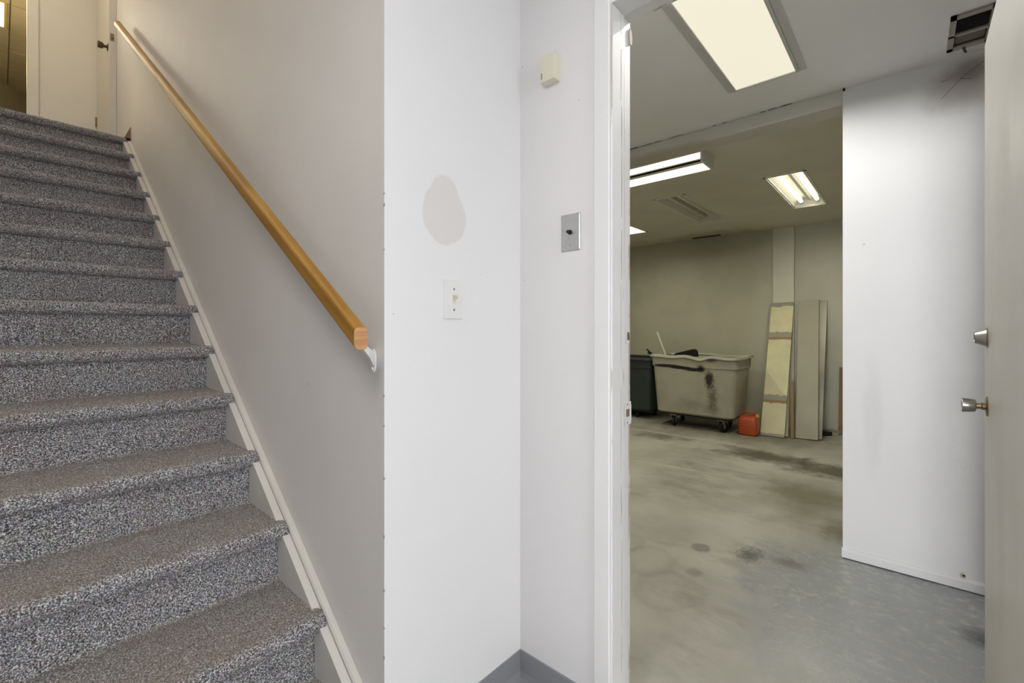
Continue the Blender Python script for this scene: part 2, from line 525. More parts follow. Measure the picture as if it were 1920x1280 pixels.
def obj(name, bm, mat, parent=None, smooth=False, loc=None, mesh=None):
    if mesh is None:
        mesh = bpy.data.meshes.new(name)
        bm.to_mesh(mesh)
        bm.free()
        mesh.materials.append(M[mat] if isinstance(mat, str) else mat)
        if smooth:
            for pl in mesh.polygons:
                pl.use_smooth = True
            mesh.set_sharp_from_angle(angle=math.radians(40))
    o = bpy.data.objects.new(name, mesh)
    COL.objects.link(o)
    if parent:
        o.parent = parent
    if loc:
        o.location = loc
    return o


def struct(name, bm, mat, label=None, **kw):
    o = obj(name, bm, mat, **kw)
    o['kind'] = 'structure'
    if label:
        o['label'] = label
    return o


def thing(name, label, cat, loc=(0, 0, 0), group=None, rot=None):
    o = bpy.data.objects.new(name, None)
    COL.objects.link(o)
    o.location = loc
    if rot:
        o.rotation_euler = rot
    o['label'] = label
    o['category'] = cat
    if group:
        o['group'] = group
    return o


def tag(o, label, cat, group=None):
    o['label'] = label
    o['category'] = cat
    if group:
        o['group'] = group
    return o


def holed(name, mat, x0, x1, y0, y1, z, holes, label, th=0.02):
    """ceiling slab with rectangular cut-outs for recessed fixtures"""
    xs = sorted({x0, x1, *[h[0] for h in holes], *[h[1] for h in holes]})
    ys = sorted({y0, y1, *[h[2] for h in holes], *[h[3] for h in holes]})
    bm = B()
    for a, b_ in zip(xs, xs[1:]):
        for c, d in zip(ys, ys[1:]):
            mx, my = (a + b_) / 2, (c + d) / 2
            if any(h[0] < mx < h[1] and h[2] < my < h[3] for h in holes):
                continue
            box(bm, a, b_, c, d, z, z + th)
    return struct(name, bm, mat, label)


# ------------------------------------------------------------------ the shell
XW = 0.648      # stair wall plane (faces -X)
YF = 1.006      # narrow end wall (faces -Y)
XD = 1.18       # door wall plane, hall side
XB = 2.915      # partition / beam plane
XF = 6.42       # far wall of the back room
ZC = 2.44       # back room ceiling
ZU = 2.603      # upper landing
ZT = 4.80       # upper ceiling

struct('floor', box(B(), 1.18, 6.6, -2.0, 5.2, -0.12, 0.0), 'concrete', 'stained bare concrete floor of the back room')
struct('floor_hall', box(B(), -1.6, 1.18, -2.0, 1.3, -0.12, 0.0), 'hall_floor', 'grey vinyl floor of the entrance hall')
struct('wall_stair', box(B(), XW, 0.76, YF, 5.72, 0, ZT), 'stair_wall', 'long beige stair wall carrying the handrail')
struct('wall_end', box(B(), XW + 0.0005, XD + 0.05, YF - 0.0008, YF + 0.10, 0, ZT), 'white_end', 'narrow white wall with a light switch and a grey patch')
bm = B()
box(bm, XD, 1.28, 0.685, YF, 0, ZT)
box(bm, XD, 1.28, YF, 5.2, 0, 2.6)
box(bm, XD, 1.28, -2.0, -0.205, 0, ZT)
box(bm, XD, 1.28, -0.205, 0.685, 2.165, ZT)
struct('wall_door', bm, 'white_hall', 'white hall wall around the storeroom doorway')
bm = B()
box(bm, -0.72, -0.60, 0.90, 8.0, 0, ZT)
box(bm, -1.6, -0.60, 0.90, 1.0, 0, 2.6)
struct('wall_left', bm, 'white_hall', 'white wall on the far side of the stairs')
bm = B()
box(bm, -1.70, -1.60, -2.0, -1.30, 0, 2.6)
box(bm, -1.70, -1.60, 0.50, 1.0, 0, 2.6)
box(bm, -1.70, -1.60, -1.30, 0.50, 0, 0.35)
box(bm, -1.70, -1.60, -1.30, 0.50, 2.35, 2.6)
struct('wall_window', bm, 'white_hall', 'white hall wall with a shop window')
bm = B()
box(bm, -1.70, -0.95, -1.95, -1.85, 0, 2.6)
box(bm, 1.05, 1.28, -1.95, -1.85, 0, 2.6)
box(bm, -0.95, 1.05, -1.95, -1.85, 2.4, 2.6)
struct('wall_entrance', bm, 'white_hall', 'white hall wall around the street entrance')
# glazing bars of the entrance and window
bm = B()
for x in (-0.95, 0.02, 1.00):
    box(bm, x, x + 0.05, -1.93, -1.88, 0.0, 2.4)
for z in (0.0, 2.34):
    box(bm, -0.95, 1.05, -1.93, -1.88, z, z + 0.06)
struct('window_1', bm, 'steel', 'metal frame of the street entrance')
bm = B()
for y in (-1.30, 0.45):
    box(bm, -1.67, -1.63, y, y + 0.05, 0.35, 2.35)
for z in (0.35, 2.30):
    box(bm, -1.67, -1.63, -1.30, 0.50, z, z + 0.05)
struct('window_2', bm, 'steel', 'metal frame of the shop window')
struct('ceiling_hall', box(B(), -1.7, 1.18, -2.0, 0.75, 2.60, 2.66), 'white_hall', 'white ceiling of the entrance hall')
bm = B()
box(bm, -0.60, 0.648, 0.69, 0.75, 2.66, ZT)
struct('wall_stairhead', bm, 'white_hall', 'white wall over the foot of the stairs')

# back room
struct('wall_far', box(B(), XF, XF + 0.1, -2.0, 5.2, 0, 2.6), 'far_wall', 'dirty off-white back wall of the storeroom')
pil = struct('trim_2', box(B(), XF - 0.045, XF, 1.075, 1.305, 0, ZC, 0.004), 'pilaster', 'flat boxed pilaster on the back wall of the storeroom')
bm = B()
box(bm, 1.28, 6.5, 5.1, 5.2, 0, 2.6)
struct('wall_back_left', bm, 'far_wall', 'left end wall of the storeroom')
bm = B()
box(bm, 1.28, 6.5, -2.0, -1.9, 0, 2.6)
struct('wall_back_right', bm, 'far_wall', 'right end wall of the storeroom')
part_w = struct('wall_partition', box(B(), XB, XB + 0.12, -1.9, 0.273, 0, ZC), 'block', 'bright white partition wall beside the open door')
bm = B()
prism(bm, [(XB - 0.013, 0.005), (XB - 0.013, 0.042), (XB - 0.009, 0.050), (XB, 0.052), (XB, 0.005)], 'XZ', -1.9, 0.276)
bb = struct('baseboard_partition', bm, 'block', 'low white baseboard along the partition wall')
obj('gap', box(B(), XB - 0.006, XB, -1.9, 0.272, 0.0, 0.005), 'dark_gap', bb)  # dark strip: the shade under the baseboard is put into its colour
# knocked-off corner of the baseboard and the pipe hole beside the door
bm = B()
lathe(bm, (XB - 0.0145, -0.172, 0.068), (1, 0, 0), [(0, 0.011), (0.004, 0.011)], 7)
obj('hole', bm, 'bare', part_w)
bm = B()
lathe(bm, (XB - 0.0155, -0.174, 0.070), (1, 0, 0), [(0, 0.005), (0.004, 0.005)], 6)
obj('hole', bm, 'dark_gap', part_w)

near_hole = (1.345, 2.545, 0.420, 0.690)
vent_hole = (2.548, 2.808, -0.235, -0.132)
nc = holed('ceiling', 'near_ceiling', 1.28, XB + 0.06, -2.0, 5.2, ZC, [near_hole, vent_hole], 'smooth off-white ceiling just inside the doorway')
TR = [(4.195, 5.465, 0.63, 0.93), (4.195, 5.475, 1.58, 1.88), (4.195, 5.525, 2.55, 2.85)]
fh = [(a + 0.02, b_ - 0.02, c + 0.02, d - 0.02) for a, b_, c, d in TR]
holed('ceiling_far', 'far_ceiling', XB + 0.06, 6.5, -2.0, 5.2, ZC, fh, 'dingy olive ceiling of the storeroom')
struct('trim_1', box(B(), XB, XB + 0.14, 0.273, 5.2, 2.357, ZC, 0.003), 'beam', 'shallow painted beam across the storeroom ceiling')
beam = bpy.data.objects['trim_1']
# bead along the bottom edge of the beam
obj('bead', box(B(), XB - 0.006, XB, 0.275, 5.1, 2.357, 2.364, 0.002), 'beam', beam)
# open crack in the joint between ceiling and beam
for y0, y1, w in ((0.50, 0.565, 0.006), (0.57, 0.62, 0.004), (0.63, 0.66, 0.003), (0.84, 0.87, 0.003), (0.90, 0.925, 0.004),
                  (1.10, 1.20, 0.003), (1.25, 1.30, 0.005), (1.31, 1.40, 0.003), (1.41, 1.50, 0.008), (1.51, 1.70, 0.005)):
    pts = []
    n = 8
    for i in range(n + 1):
        y = y0 + (y1 - y0) * i / n
        pts.append((XB - 0.0015 - 0.002 * random.random(), y))
    for i in range(n, -1, -1):
        y = y0 + (y1 - y0) * i / n
        pts.append((XB - 0.004 - w * math.sin(PI * (i + 0.4) / (n + 0.8)) * (0.5 + 0.8 * random.random()), y))
    obj('crack', prism(B(), pts, 'XY', ZC - 0.0012, ZC + 0.001), 'dark_gap', nc)
# gaps showing along the ceiling edge over the partition
for y0, y1, w in ((0.262, 0.272, 0.010),):
    obj('crack', box(B(), XB - w, XB - 0.0004, y0, y1, ZC - 0.012, ZC - 0.0002), 'dark_gap', nc)
# scratch lines at the top of the partition


def scratch(pts, w, parent, mat='bare'):
    bm = B()
    for (y0, z0), (y1, z1) in zip(pts, pts[1:]):
        d = Vector((y1 - y0, z1 - z0)).normalized()
        nx, nz = -d.y * w, d.x * w
        prism(bm, [(y0 - nx, z0 - nz), (y1 - nx, z1 - nz), (y1 + nx, z1 + nz), (y0 + nx, z0 + nz)], 'YZ', XB - 0.0007, XB + 0.001)
    return obj('scratch', bm, mat, parent)


k = N('scuff')
k.col((0.22, 0.18, 0.16))
k.set(0.8)
M['scuff'] = k.m
scratch([(-0.24, 2.388), (-0.19, 2.355), (-0.165, 2.335), (-0.20, 2.322)], 0.0014, part_w, 'scuff')
scratch([(-0.10, 2.343), (-0.125, 2.345)], 0.0012, part_w, 'scuff')
scratch([(-0.165, 2.335), (-0.10, 2.262)], 0.0010, part_w, 'scuff')

# door frame: casing, jamb, stop, head
bm = B()
prism(bm, [(0.652, XD), (0.652, XD - 0.017), (0.656, XD - 0.020), (0.705, XD - 0.014), (0.712, XD - 0.006), (0.712, XD)], 'XY', 0, 2.22)
for v in bm.verts:
    v.co.x, v.co.y = v.co.y, v.co.x
bmesh.ops.recalc_face_normals(bm, faces=bm.faces)
bm2 = bm
box(bm2, XD - 0.018, XD, -0.235, 0.652, 2.155, 2.22)
box(bm2, XD - 0.018, XD, -0.240, -0.178, 0, 2.22)
struct('trim_3', bm2, 'trim', 'white door casing around the storeroom doorway')
frame = struct('trim_4', None, None, mesh=(lambda b_: (lambda me: (b_.to_mesh(me), b_.free(), me.materials.append(M['jamb']), me)[-1])(bpy.data.meshes.new('jamb')))(
    (lambda b_: (box(b_, XD - 0.012, 1.302, 0.660, 0.690, 0, 2.17), box(b_, XD - 0.012, 1.302, -0.210, -0.182, 0, 2.17),
                 box(b_, XD - 0.012, 1.302, -0.182, 0.660, 2.142, 2.17), b_)[-1])(B())), label='chipped white jamb of the storeroom doorway')
bm = B()
box(bm, XD - 0.010, 1.243, 0.6485, 0.6605, 0, 2.13, 0.002)
box(bm, XD - 0.010, 1.243, -0.182, 0.6605, 2.130, 2.1425, 0.002)
obj('stop', bm, 'jamb', frame)
z = 0.03
while z < 2.1:
    L_ = random.uniform(0.10, 0.30)
    w_ = random.choice((0.0004, 0.0006, 0.0010))
    n = 6
    left, right = [], []
    for i in range(n + 1):
        xx = 1.224 + random.uniform(-0.0012, 0.0012) + 0.003 * math.sin(z * 5)
        t_ = w_ * (0.15 + math.sin(PI * i / n))
        left.append((xx - t_, z + L_ * i / n))
        right.append((xx + t_, z + L_ * i / n))
    obj('crack', prism(B(), left + right[::-1], 'XZ', 0.6481, 0.6486), 'crack_dirt', frame)
    z += L_ * random.uniform(0.95, 1.3)
# strike plates let into the jamb
sp = obj('strike_plate', box(B(), 1.262, 1.3045, 0.6570, 0.6600, 0.895, 0.965, 0.001), 'trim', frame)
bm = B()
box(bm, 1.3025, 1.3065, 0.6570, 0.6690, 0.905, 0.955, 0.001)
obj('strike_lip', bm, 'trim', sp)
obj('latch_hole', box(B(), 1.272, 1.292, 0.6562, 0.6572, 0.920, 0.943), 'raw_wood', sp)
for z in (0.902, 0.958):
    obj('screw', lathe(B(), (1.280, 0.6572, z), (0, -1, 0), [(0, 0.0032), (0.0012, 0.0026)], 10), 'screw', sp)
sp = obj('strike_plate', box(B(), 1.272, 1.300, 0.6585, 0.6602, 1.145, 1.190, 0.0005), 'jamb', frame)
obj('latch_hole', box(B(), 1.281, 1.294, 0.6576, 0.6587, 1.155, 1.180), 'raw_wood', sp)
obj('latch_hole', box(B(), 1.287, 1.294, 0.6572, 0.6577, 1.158, 1.172), 'bronze', sp)
# torn strip of weatherstrip at the top of the jamb
bm = B()
prism(bm, [(1.294, 2.070), (1.307, 2.074), (1.309, 2.095), (1.304, 2.112), (1.296, 2.122), (1.290, 2.11)], 'XZ', 0.655, 0.664)
obj('torn_strip', bm, 'bare', frame)

# nail holes and knocks in the paint
wd, we, ws = (bpy.data.objects[n] for n in ('wall_door', 'wall_end', 'wall_stair'))
for y, z, r in ((0.767, 1.893, 0.0020), (0.994, 2.081, 0.0022), (0.986, 1.355, 0.0018), (0.953, 1.79, 0.0015)):
    obj('nail_hole', lathe(B(), (XD - 0.0006, y, z), (1, 0, 0), [(0, r), (0.0010, r)], 8), 'scuff_grey', wd)
for y, z, r in ((1.431, 1.016, 0.0024), (1.627, 1.285, 0.0016), (2.0, 1.06, 0.0016), (1.196, 0.39, 0.0018)):
    obj('nail_hole', lathe(B(), (XW - 0.0006, y, z), (1, 0, 0), [(0, r), (0.0010, r)], 8), 'scuff_grey', ws)
for x, z, r in ((0.675, 1.229, 0.0015), (0.989, 1.36, 0.0012)):
    obj('nail_hole', lathe(B(), (x, YF - 0.0014, z), (0, 1, 0), [(0, r), (0.0010, r)], 8), 'scuff_grey', we)
for z in (1.531, 1.50, 1.389, 1.016, 0.941, 0.806, 0.657, 0.521, 0.427, 0.35):
    h_ = random.uniform(0.003, 0.009)
    w_ = random.uniform(0.001, 0.0025)
    obj('chip', prism(B(), [(XW - 0.0004, z), (XW + w_, z + h_ * 0.4), (XW + w_ * 0.7, z + h_), (XW - 0.0004, z + h_ * 1.1)], 'XZ', YF - 0.0016, YF + 0.003), 'scuff_grey', we)

# grey rubber baseboard with coved foot in the hall corner
h = 0.098
bm = B()
prism(bm, [(XD, 0), (XD, h), (XD - 0.004, h - 0.002), (XD - 0.005, 0.03), (XD - 0.010, 0.012), (XD - 0.022, 0.002), (XD - 0.024, 0)], 'XZ', 0.712, YF)
struct('baseboard_door', bm, 'base', 'grey rubber baseboard beside the door casing')
bm = B()
prism(bm, [(YF, 0), (YF, h), (YF - 0.004, h - 0.002), (YF - 0.005, 0.03), (YF - 0.010, 0.012), (YF - 0.022, 0.002), (YF - 0.024, 0)], 'YZ', XW + 0.02, XD - 0.004)
struct('baseboard_end', bm, 'base', 'grey rubber baseboard under the light switch')

# ------------------------------------------------------------------ upper floor
struct('floor_upper', box(B(), -3.0, 0.648, 4.40, 11.5, ZU - 0.25, ZU - 0.004), 'carpet', 'carpeted landing at the top of the stairs')
bm = B()
box(bm, 0.226, XW, 5.66, 5.72, ZU, ZT)
struct('wall_upper', bm, 'cream', 'cream wall beside the doorway at the top of the stairs')
struct('trim_5', box(B(), 0.157, 0.228, 5.64, 5.74, ZU, ZT, 0.004), 'cream', 'cream corner casing at the top of the stairs')
struct('wall_upper_right', box(B(), XW, 0.76, 5.72, 11.5, ZU, ZT), 'cream', 'cream side wall of the upper room')
bm = B()
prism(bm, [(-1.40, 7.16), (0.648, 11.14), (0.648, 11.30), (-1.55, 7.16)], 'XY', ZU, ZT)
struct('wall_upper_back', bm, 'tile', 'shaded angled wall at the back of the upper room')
struct('wall_upper_left', box(B(), -3.0, -2.9, 4.4, 11.5, ZU, ZT), 'cream', 'left wall of the upper room')
d = Vector((-1.40 - 0.648, 7.16 - 11.14, 0)).normalized()
nrm = Vector((-d.y, d.x, 0))
bm = B()
p0 = Vector((0.095, 10.065, ZU))
q = [p0 + d * 0.0 + nrm * -0.005, p0 + d * 0.5 + nrm * -0.005, p0 + d * 0.5 + nrm * -0.04, p0 + nrm * -0.04]
prism(bm, [(v.x, v.y) for v in q], 'XY', ZU, ZU + 2.02)
struct('door_3', bm, 'yellow_trim', 'varnished yellow door in the upper room')
struct('ceiling_stairs', box(B(), -0.7, XW + 0.1, 0.69, 5.72, ZT, ZT + 0.05), 'white_hall', 'ceiling over the stairs')
# suspended ceiling tiles upstairs, one object each
up = struct('ceiling_upper', box(B(), -3.0, XW + 0.1, 5.72, 11.5, ZT + 0.012, ZT + 0.08), 'tile_grid', 'suspended tile ceiling of the upper room')
tile_me = None
TX, TY = 1.22, 0.627
gy0 = 7.53 - 4 * TY
lamp_cell = None
for i in range(-3, 1):
    for j in range(0, 11):
        x0 = 0.085 + i * TX
        y0 = gy0 + j * TY
        if y0 < 5.6 or y0 + TY > 11.4:
            continue
        if i == -1 and y0 < 8.2 - 0.01 and y0 + TY > 8.2 - 0.02 - TY + 0.1:
            pass
        if tile_me is None:
            bm = box(B(), 0.006, TX - 0.006, 0.006, TY - 0.006, 0, 0.0118)
            o = obj('tile', bm, 'tile', up, loc=(x0, y0, ZT))
            tile_me = o.data
        else:
            o = obj('tile', None, None, up, loc=(x0, y0, ZT), mesh=tile_me)
o = thing('ceiling_panel_light', 'bright fluorescent panel in the tiled ceiling at the top of the stairs', 'light', (-0.512, 7.535, ZT - 0.012))
obj('frame', box(B(), -0.59, 0.575, -0.02, 0.615, 0.002, 0.010), 'yellow_trim', o)
obj('diffuser', box(B(), -0.555, 0.550, 0.0, 0.590, -0.002, 0.004), 'lens_upper', o)

# open door folded back along the stair wall on the landing
dr = thing('door_2', 'cream door standing open along the wall at the stair head', 'door', (0.60, 4.955, ZU))
dr['kind'] = 'structure'
obj('leaf', box(B(), 0.0, 0.0475, 0.0, 0.70, 0.0, 2.04, 0.002), 'cream', dr)
kb = obj('knob', lathe(B(), (0, 0.065, 0.93), (-1, 0, 0), [(0, 0.030), (0.004, 0.031), (0.006, 0.012), (0.026, 0.012), (0.028, 0.020),
                                                        (0.034, 0.024), (0.060, 0.027), (0.063, 0.024)], 20), 'bronze', dr, True)
obj('latch_plate', box(B(), 0.008, 0.032, -0.0015, 0.001, 0.965, 1.025), 'brass', dr)
obj('latch_bolt', box(B(), 0.013, 0.027, -0.011, -0.001, 0.983, 1.006, 0.002), 'brass', dr)
for z in (0.45, 1.72):
    hg = obj('hinge', cyl(B(), (-0.006, 0.692, z), (-0.006, 0.692, z + 0.09), 0.006, 10), 'brass', dr)
    for q in (0.02, 0.045, 0.07):
        obj('screw', lathe(B(), (-0.001, 0.675, z + q), (-1, 0, 0), [(0, 0.005), (0.002, 0.004)], 8), 'bronze', hg)
# sliver of baseboard where the stair trim dies into the landing
bm = B()
prism(bm, [(XW, ZU), (XW, ZU + 0.088), (XW - 0.034, ZU)], 'XZ', 4.352, 4.44)
struct('baseboard_landing', bm, 'raw_wood', 'pointed wooden baseboard end at the top step')

# ------------------------------------------------------------------ staircase
RUN, RISE = 0.25691, 0.18592
Y1 = 1.26054 - RUN
XE = 0.6255
XL = -0.598
NST = 14
st = thing('staircase', 'straight staircase covered in speckled grey carpet', 'staircase', (0, Y1, 0))


def pile_mesh(name, prof, xs, amp, mat):
    """carpet strip: profile (y, z) swept along x, roughened by the pile"""
    prof = np.array(prof)
    # resample profile at 5.5 mm
    seg = np.linalg.norm(np.diff(prof, axis=0), axis=1)
    t = np.concatenate([[0], np.cumsum(seg)])
    m = max(3, int(t[-1] / 0.0055))
    tt = np.linspace(0, t[-1], m)
    P = np.stack([np.interp(tt, t, prof[:, 0]), np.interp(tt, t, prof[:, 1])], 1)
    T = np.gradient(P, axis=0)
    T /= np.linalg.norm(T, axis=1)[:, None] + 1e-9
    Nn = np.stack([-T[:, 1], T[:, 0]], 1)
    nx = len(xs)
    V = np.zeros((nx, m, 3))
    V[:, :, 0] = xs[:, None]
    dsp = (np.random.rand(nx, m) - 0.5) * 2 * amp
    V[:, :, 1] = P[None, :, 0] + Nn[None, :, 0] * dsp
    V[:, :, 2] = P[None, :, 1] + Nn[None, :, 1] * dsp
    V[:, :, 0] += (np.random.rand(nx, m) - 0.5) * 0.002
    idx = np.arange(nx * m).reshape(nx, m)
    F = np.stack([idx[:-1, :-1], idx[1:, :-1], idx[1:, 1:], idx[:-1, 1:]], -1).reshape(-1, 4)
    verts = V.reshape(-1, 3).tolist()
    faces = F.tolist()
    faces.append(idx[-1, :].tolist())
    faces.append(idx[0, ::-1].tolist())
    me = bpy.data.meshes.new(name)
    me.from_pydata(verts, [], faces)
    me.materials.append(M[mat])
    bm = bmesh.new()
    bm.from_mesh(me)
    bmesh.ops.recalc_face_normals(bm, faces=bm.faces)
    bm.to_mesh(me)
    bm.free()
    for pl in me.polygons:
        pl.use_smooth = True
    return me


OV, TH = 0.030, 0.050
prof = [(OV + 0.02, -TH), (OV, -TH), (0.014, -TH)]
for i in range(1, 12):
    a = -PI / 2 - PI * i / 12
    prof.append((0.022 + 0.022 * math.cos(a), -TH / 2 + TH / 2 * math.sin(a)))
prof += [(0.026, 0.0), (0.12, 0.001), (RUN + OV - 0.008, 0.003), (RUN + OV, 0.009)]
xs = np.arange(XL, XE + 0.002, 0.0055)
tread_me = pile_mesh('tread', prof, xs, 0.0022, 'carpet_tread')
xs2 = np.arange(XL, 0.606, 0.0055)
riser_me = pile_mesh('riser', [(OV - 0.001, 0.001), (OV, 0.02), (OV + 0.002, RISE - TH + 0.006)], xs2, 0.0020, 'carpet')
for k_ in range(NST):
    o = obj('tread', None, None, st, loc=(0, k_ * RUN, (k_ + 1) * RISE), mesh=tread_me)
    o = obj('riser', None, None, st, loc=(0, k_ * RUN, k_ * RISE), mesh=riser_me)
# skirt board: top line comes out of each tread just behind the nose
sl = RISE / RUN


def zs(y, off):
    return RISE + (y - off) * sl


yt = (NST - 1) * RUN
bm = B()
ya = 0.05 - RISE / sl
prism(bm, [(ya, 0.0), (yt + 0.06, zs(yt + 0.06, 0.05)), (yt + 0.06, zs(yt + 0.06, 0.05) - 0.40), (ya + 0.45, 0.0)], 'YZ', 0.604, 0.6265)
for v in bm.verts:
    pass
obj('skirt_board', bm, 'skirt', st)
bm = B()
MO = 0.030
yb = MO - RISE / sl
prism(bm, [(yb, 0.0), (yt - 0.004, zs(yt - 0.004, MO)), (yt - 0.004, zs(yt, MO) - 0.45), (yb + 0.5, 0.0)], 'YZ', 0.6275, XW - 0.0005)
bmesh.ops.bevel(bm, geom=[e for e in bm.edges if abs(e.verts[0].co.x - e.verts[1].co.x) < 1e-5 and e.verts[0].co.x < 0.63
                          and abs((e.verts[1].co.z - e.verts[0].co.z) - sl * (e.verts[1].co.y - e.verts[0].co.y)) < 1e-3],
                offset=0.003, segments=2, affect='EDGES')
obj('wall_moulding', bm, 'skirt', st)

# ------------------------------------------------------------------ handrail
RA = Vector((0.575, 0.991, 1.167))
RB = Vector((0.575, 4.365, 3.423))
dv = RB - RA
L = dv.length
hr = thing('handrail', 'varnished wooden handrail on brackets along the stair wall', 'handrail', RA)
rail = None
prof = []
hw, hh, r = 0.0185, 0.0225, 0.012
for cx, cy, a0 in ((hw - r, hh - r, 0), (-hw + r, hh - r, 90), (-hw + r, -hh + r, 180), (hw - r, -hh + r, 270)):
    for i in range(7):
        a = math.radians(a0 + 15 * i)
        prof.append((cx + r * math.cos(a), cy + r * math.sin(a)))
bm = B()
tn = dv.z / dv.y
loft(bm, [[(x + b_ * tn * (1 if x < 0.1 else 0), a, b_) for a, b_ in prof] for x in (0.0, L * 0.25, L * 0.5, L * 0.75, L)])
rail = obj('rail', bm, 'rail', hr, True)
ex = dv.normalized()
ey = Vector((-1, 0, 0))
ez = ex.cross(ey)
RM = Matrix((ex, ey, ez)).transposed().to_4x4()
rail.rotation_euler = RM.to_euler()
bm = B()
loft(bm, [[(x + b_ * s_ * tn, a * s_, b_ * s_) for a, b_ in prof] for x, s_ in ((-0.0015, 0.93), (-0.0003, 0.985), (0.0012, 0.985))])
eg = obj('rail_end', bm, 'end_grain', hr)
eg.rotation_euler = RM.to_euler()


def bracket(t, mat, wall_drop):
    c = RA + dv * t
    under = Vector((c.x, c.y, c.z - 0.027)) - RA
    wl = Vector((XW, c.y + 0.028, c.z - wall_drop)) - RA
    # wall plate
    bm = B()
    pts = []
    for i in range(20):
        a = 2 * PI * i / 20
        pts.append((wl.y + 0.011 * math.cos(a), wl.z + 0.030 * (1 if math.sin(a) > 0 else -1) * abs(math.sin(a)) ** 0.7))
    prism(bm, pts, 'YZ', wl.x - 0.005, wl.x)
    pl = obj('bracket', bm, mat, hr)
    # tapering arm
    def sec(cn, w, h_):
        return [(cn.x, cn.y - w, cn.z - h_), (cn.x, cn.y + w, cn.z - h_), (cn.x, cn.y + w, cn.z + h_), (cn.x, cn.y - w, cn.z + h_)]
    a0 = Vector((wl.x - 0.003, wl.y, wl.z + 0.004))
    a1 = Vector((wl.x - 0.022, wl.y - 0.012, wl.z + 0.020))
    a2 = Vector((under.x + 0.012, under.y + 0.010, under.z + 0.000))
    a3 = Vector((under.x - 0.006, under.y + 0.004, under.z + 0.002))
    bm = B()
    loft(bm, [sec(a0, 0.006, 0.020), sec(a1, 0.006, 0.012), sec(a2, 0.008, 0.005), sec(a3, 0.008, 0.004)])
    obj('arm', bm, mat, pl)
    for s_ in (-1, 1):
        obj('screw', lathe(B(), (wl.x - 0.005, wl.y, wl.z + s_ * 0.021), (-1, 0, 0), [(0, 0.0045), (0.002, 0.0038), (0.003, 0.002)], 10), mat, pl)


bracket(0.010, 'plastic', 0.082)
bracket(0.60, 'bronze', 0.075)
bracket(0.955, 'bronze', 0.075)

# ------------------------------------------------------------------ things on the near walls
# toggle light switch, white
t = thing('light_switch', 'white toggle light switch below the grey patch on the narrow wall', 'light switch', (0.8765, YF - 0.0008, 1.2755))
bm = B()
pts0 = rrect(-0.035, 0.035, -0.057, 0.057, 0.003, 0, 3)
loft(bm, [[(x, 0, y) for x, y, _ in pts0], [(x, -0.004, y) for x, y, _ in pts0],
          [(x * 0.95, -0.0065, y * 0.97) for x, y, _ in pts0]])
pl = obj('plate', bm, 'plastic', t)
obj('toggle_slot', box(B(), -0.0055, 0.0055, -0.0072, -0.006, -0.0125, 0.0125), 'ivory', pl)
bm = B()
prism(bm, [(-0.0065, -0.004), (-0.0065, 0.010), (-0.019, 0.013), (-0.020, 0.007)], 'YZ', -0.004, 0.004)
obj('toggle', bm, 'ivory', t)
for z in (-0.030, 0.030):
    obj('screw', lathe(B(), (0, -0.0064, z), (0, -1, 0), [(0, 0.0034), (0.0012, 0.0026)], 12), 'screw', t)
# steel plate with push button
t = thing('steel_switch_plate', 'brushed steel wall plate with a black push button', 'wall plate', (XD, 0.797, 1.490))
bm = B()
pts0 = rrect(-0.035, 0.035, -0.057, 0.057, 0.002, 0, 3)
loft(bm, [[(0, x, y) for x, y, _ in pts0], [(-0.003, x, y) for x, y, _ in pts0], [(-0.006, x * 0.94, y * 0.965) for x, y, _ in pts0]])
pl = obj('plate', bm, 'steel', t)
obj('button', lathe(B(), (-0.006, 0, 0), (-1, 0, 0), [(0, 0.0075), (0.003, 0.0072), (0.0032, 0.005), (0.014, 0.005), (0.016, 0.0035)], 16), 'black_plastic', t, True)
for z in (-0.040, 0.040):
    obj('screw', lathe(B(), (-0.0058, 0, z), (-1, 0, 0), [(0, 0.0036), (0.0015, 0.0028)], 12), 'steel', t)
# door chime box
t = thing('door_chime', 'small cream plastic chime box high beside the door casing', 'chime', (XD, 0.868, 2.018))
bm = B()
pts0 = rrect(-0.030, 0.030, -0.043, 0.043, 0.003, 0, 3)
loft(bm, [[(0, x, y) for x, y, _ in pts0], [(-0.016, x, y) for x, y, _ in pts0], [(-0.028, x * 0.95, y * 0.96) for x, y, _ in pts0],
          [(-0.030, x * 0.90, y * 0.93) for x, y, _ in pts0]])
obj('body', bm, 'beige_plastic', t)
for i in range(5):
    obj('slot', box(B(), -0.026, -0.006, -0.026 + i * 0.005, -0.0235 + i * 0.005, 0.0405, 0.0434), 'vent_dark', t)
for i in range(5):
    obj('slot', box(B(), -0.0306, -0.0295, 0.019, 0.024, -0.014 - i * 0.004, -0.012 - i * 0.004), 'vent_dark', t)

# ------------------------------------------------------------------ open storeroom door
dr = thing('door_1', 'white storeroom door standing open with nickel knob and deadbolt', 'door', (1.302, -0.175, 0.0))
dr['kind'] = 'structure'
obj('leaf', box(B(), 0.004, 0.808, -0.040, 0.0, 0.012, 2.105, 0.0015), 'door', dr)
bm = lathe(B(), (0.742, 0.0, 1.163), (0, 1, 0), [(0, 0.0315), (0.0022, 0.0318), (0.0035, 0.029), (0.026, 0.019), (0.0285, 0.018), (0.0286, 0.0165), (0.0275, 0.016)], 28)
db = obj('deadbolt', bm, 'nickel', dr, True)
obj('keyway', box(B(), 0.741, 0.743, 0.0274, 0.0284, 1.157, 1.170), 'dark_gap', db)
bm = lathe(B(), (0.738, 0.0, 0.948), (0, 1, 0), [(0, 0.031), (0.0018, 0.0312), (0.0035, 0.029), (0.005, 0.013)], 28)
kn = obj('knob', bm, 'brass', dr, True)
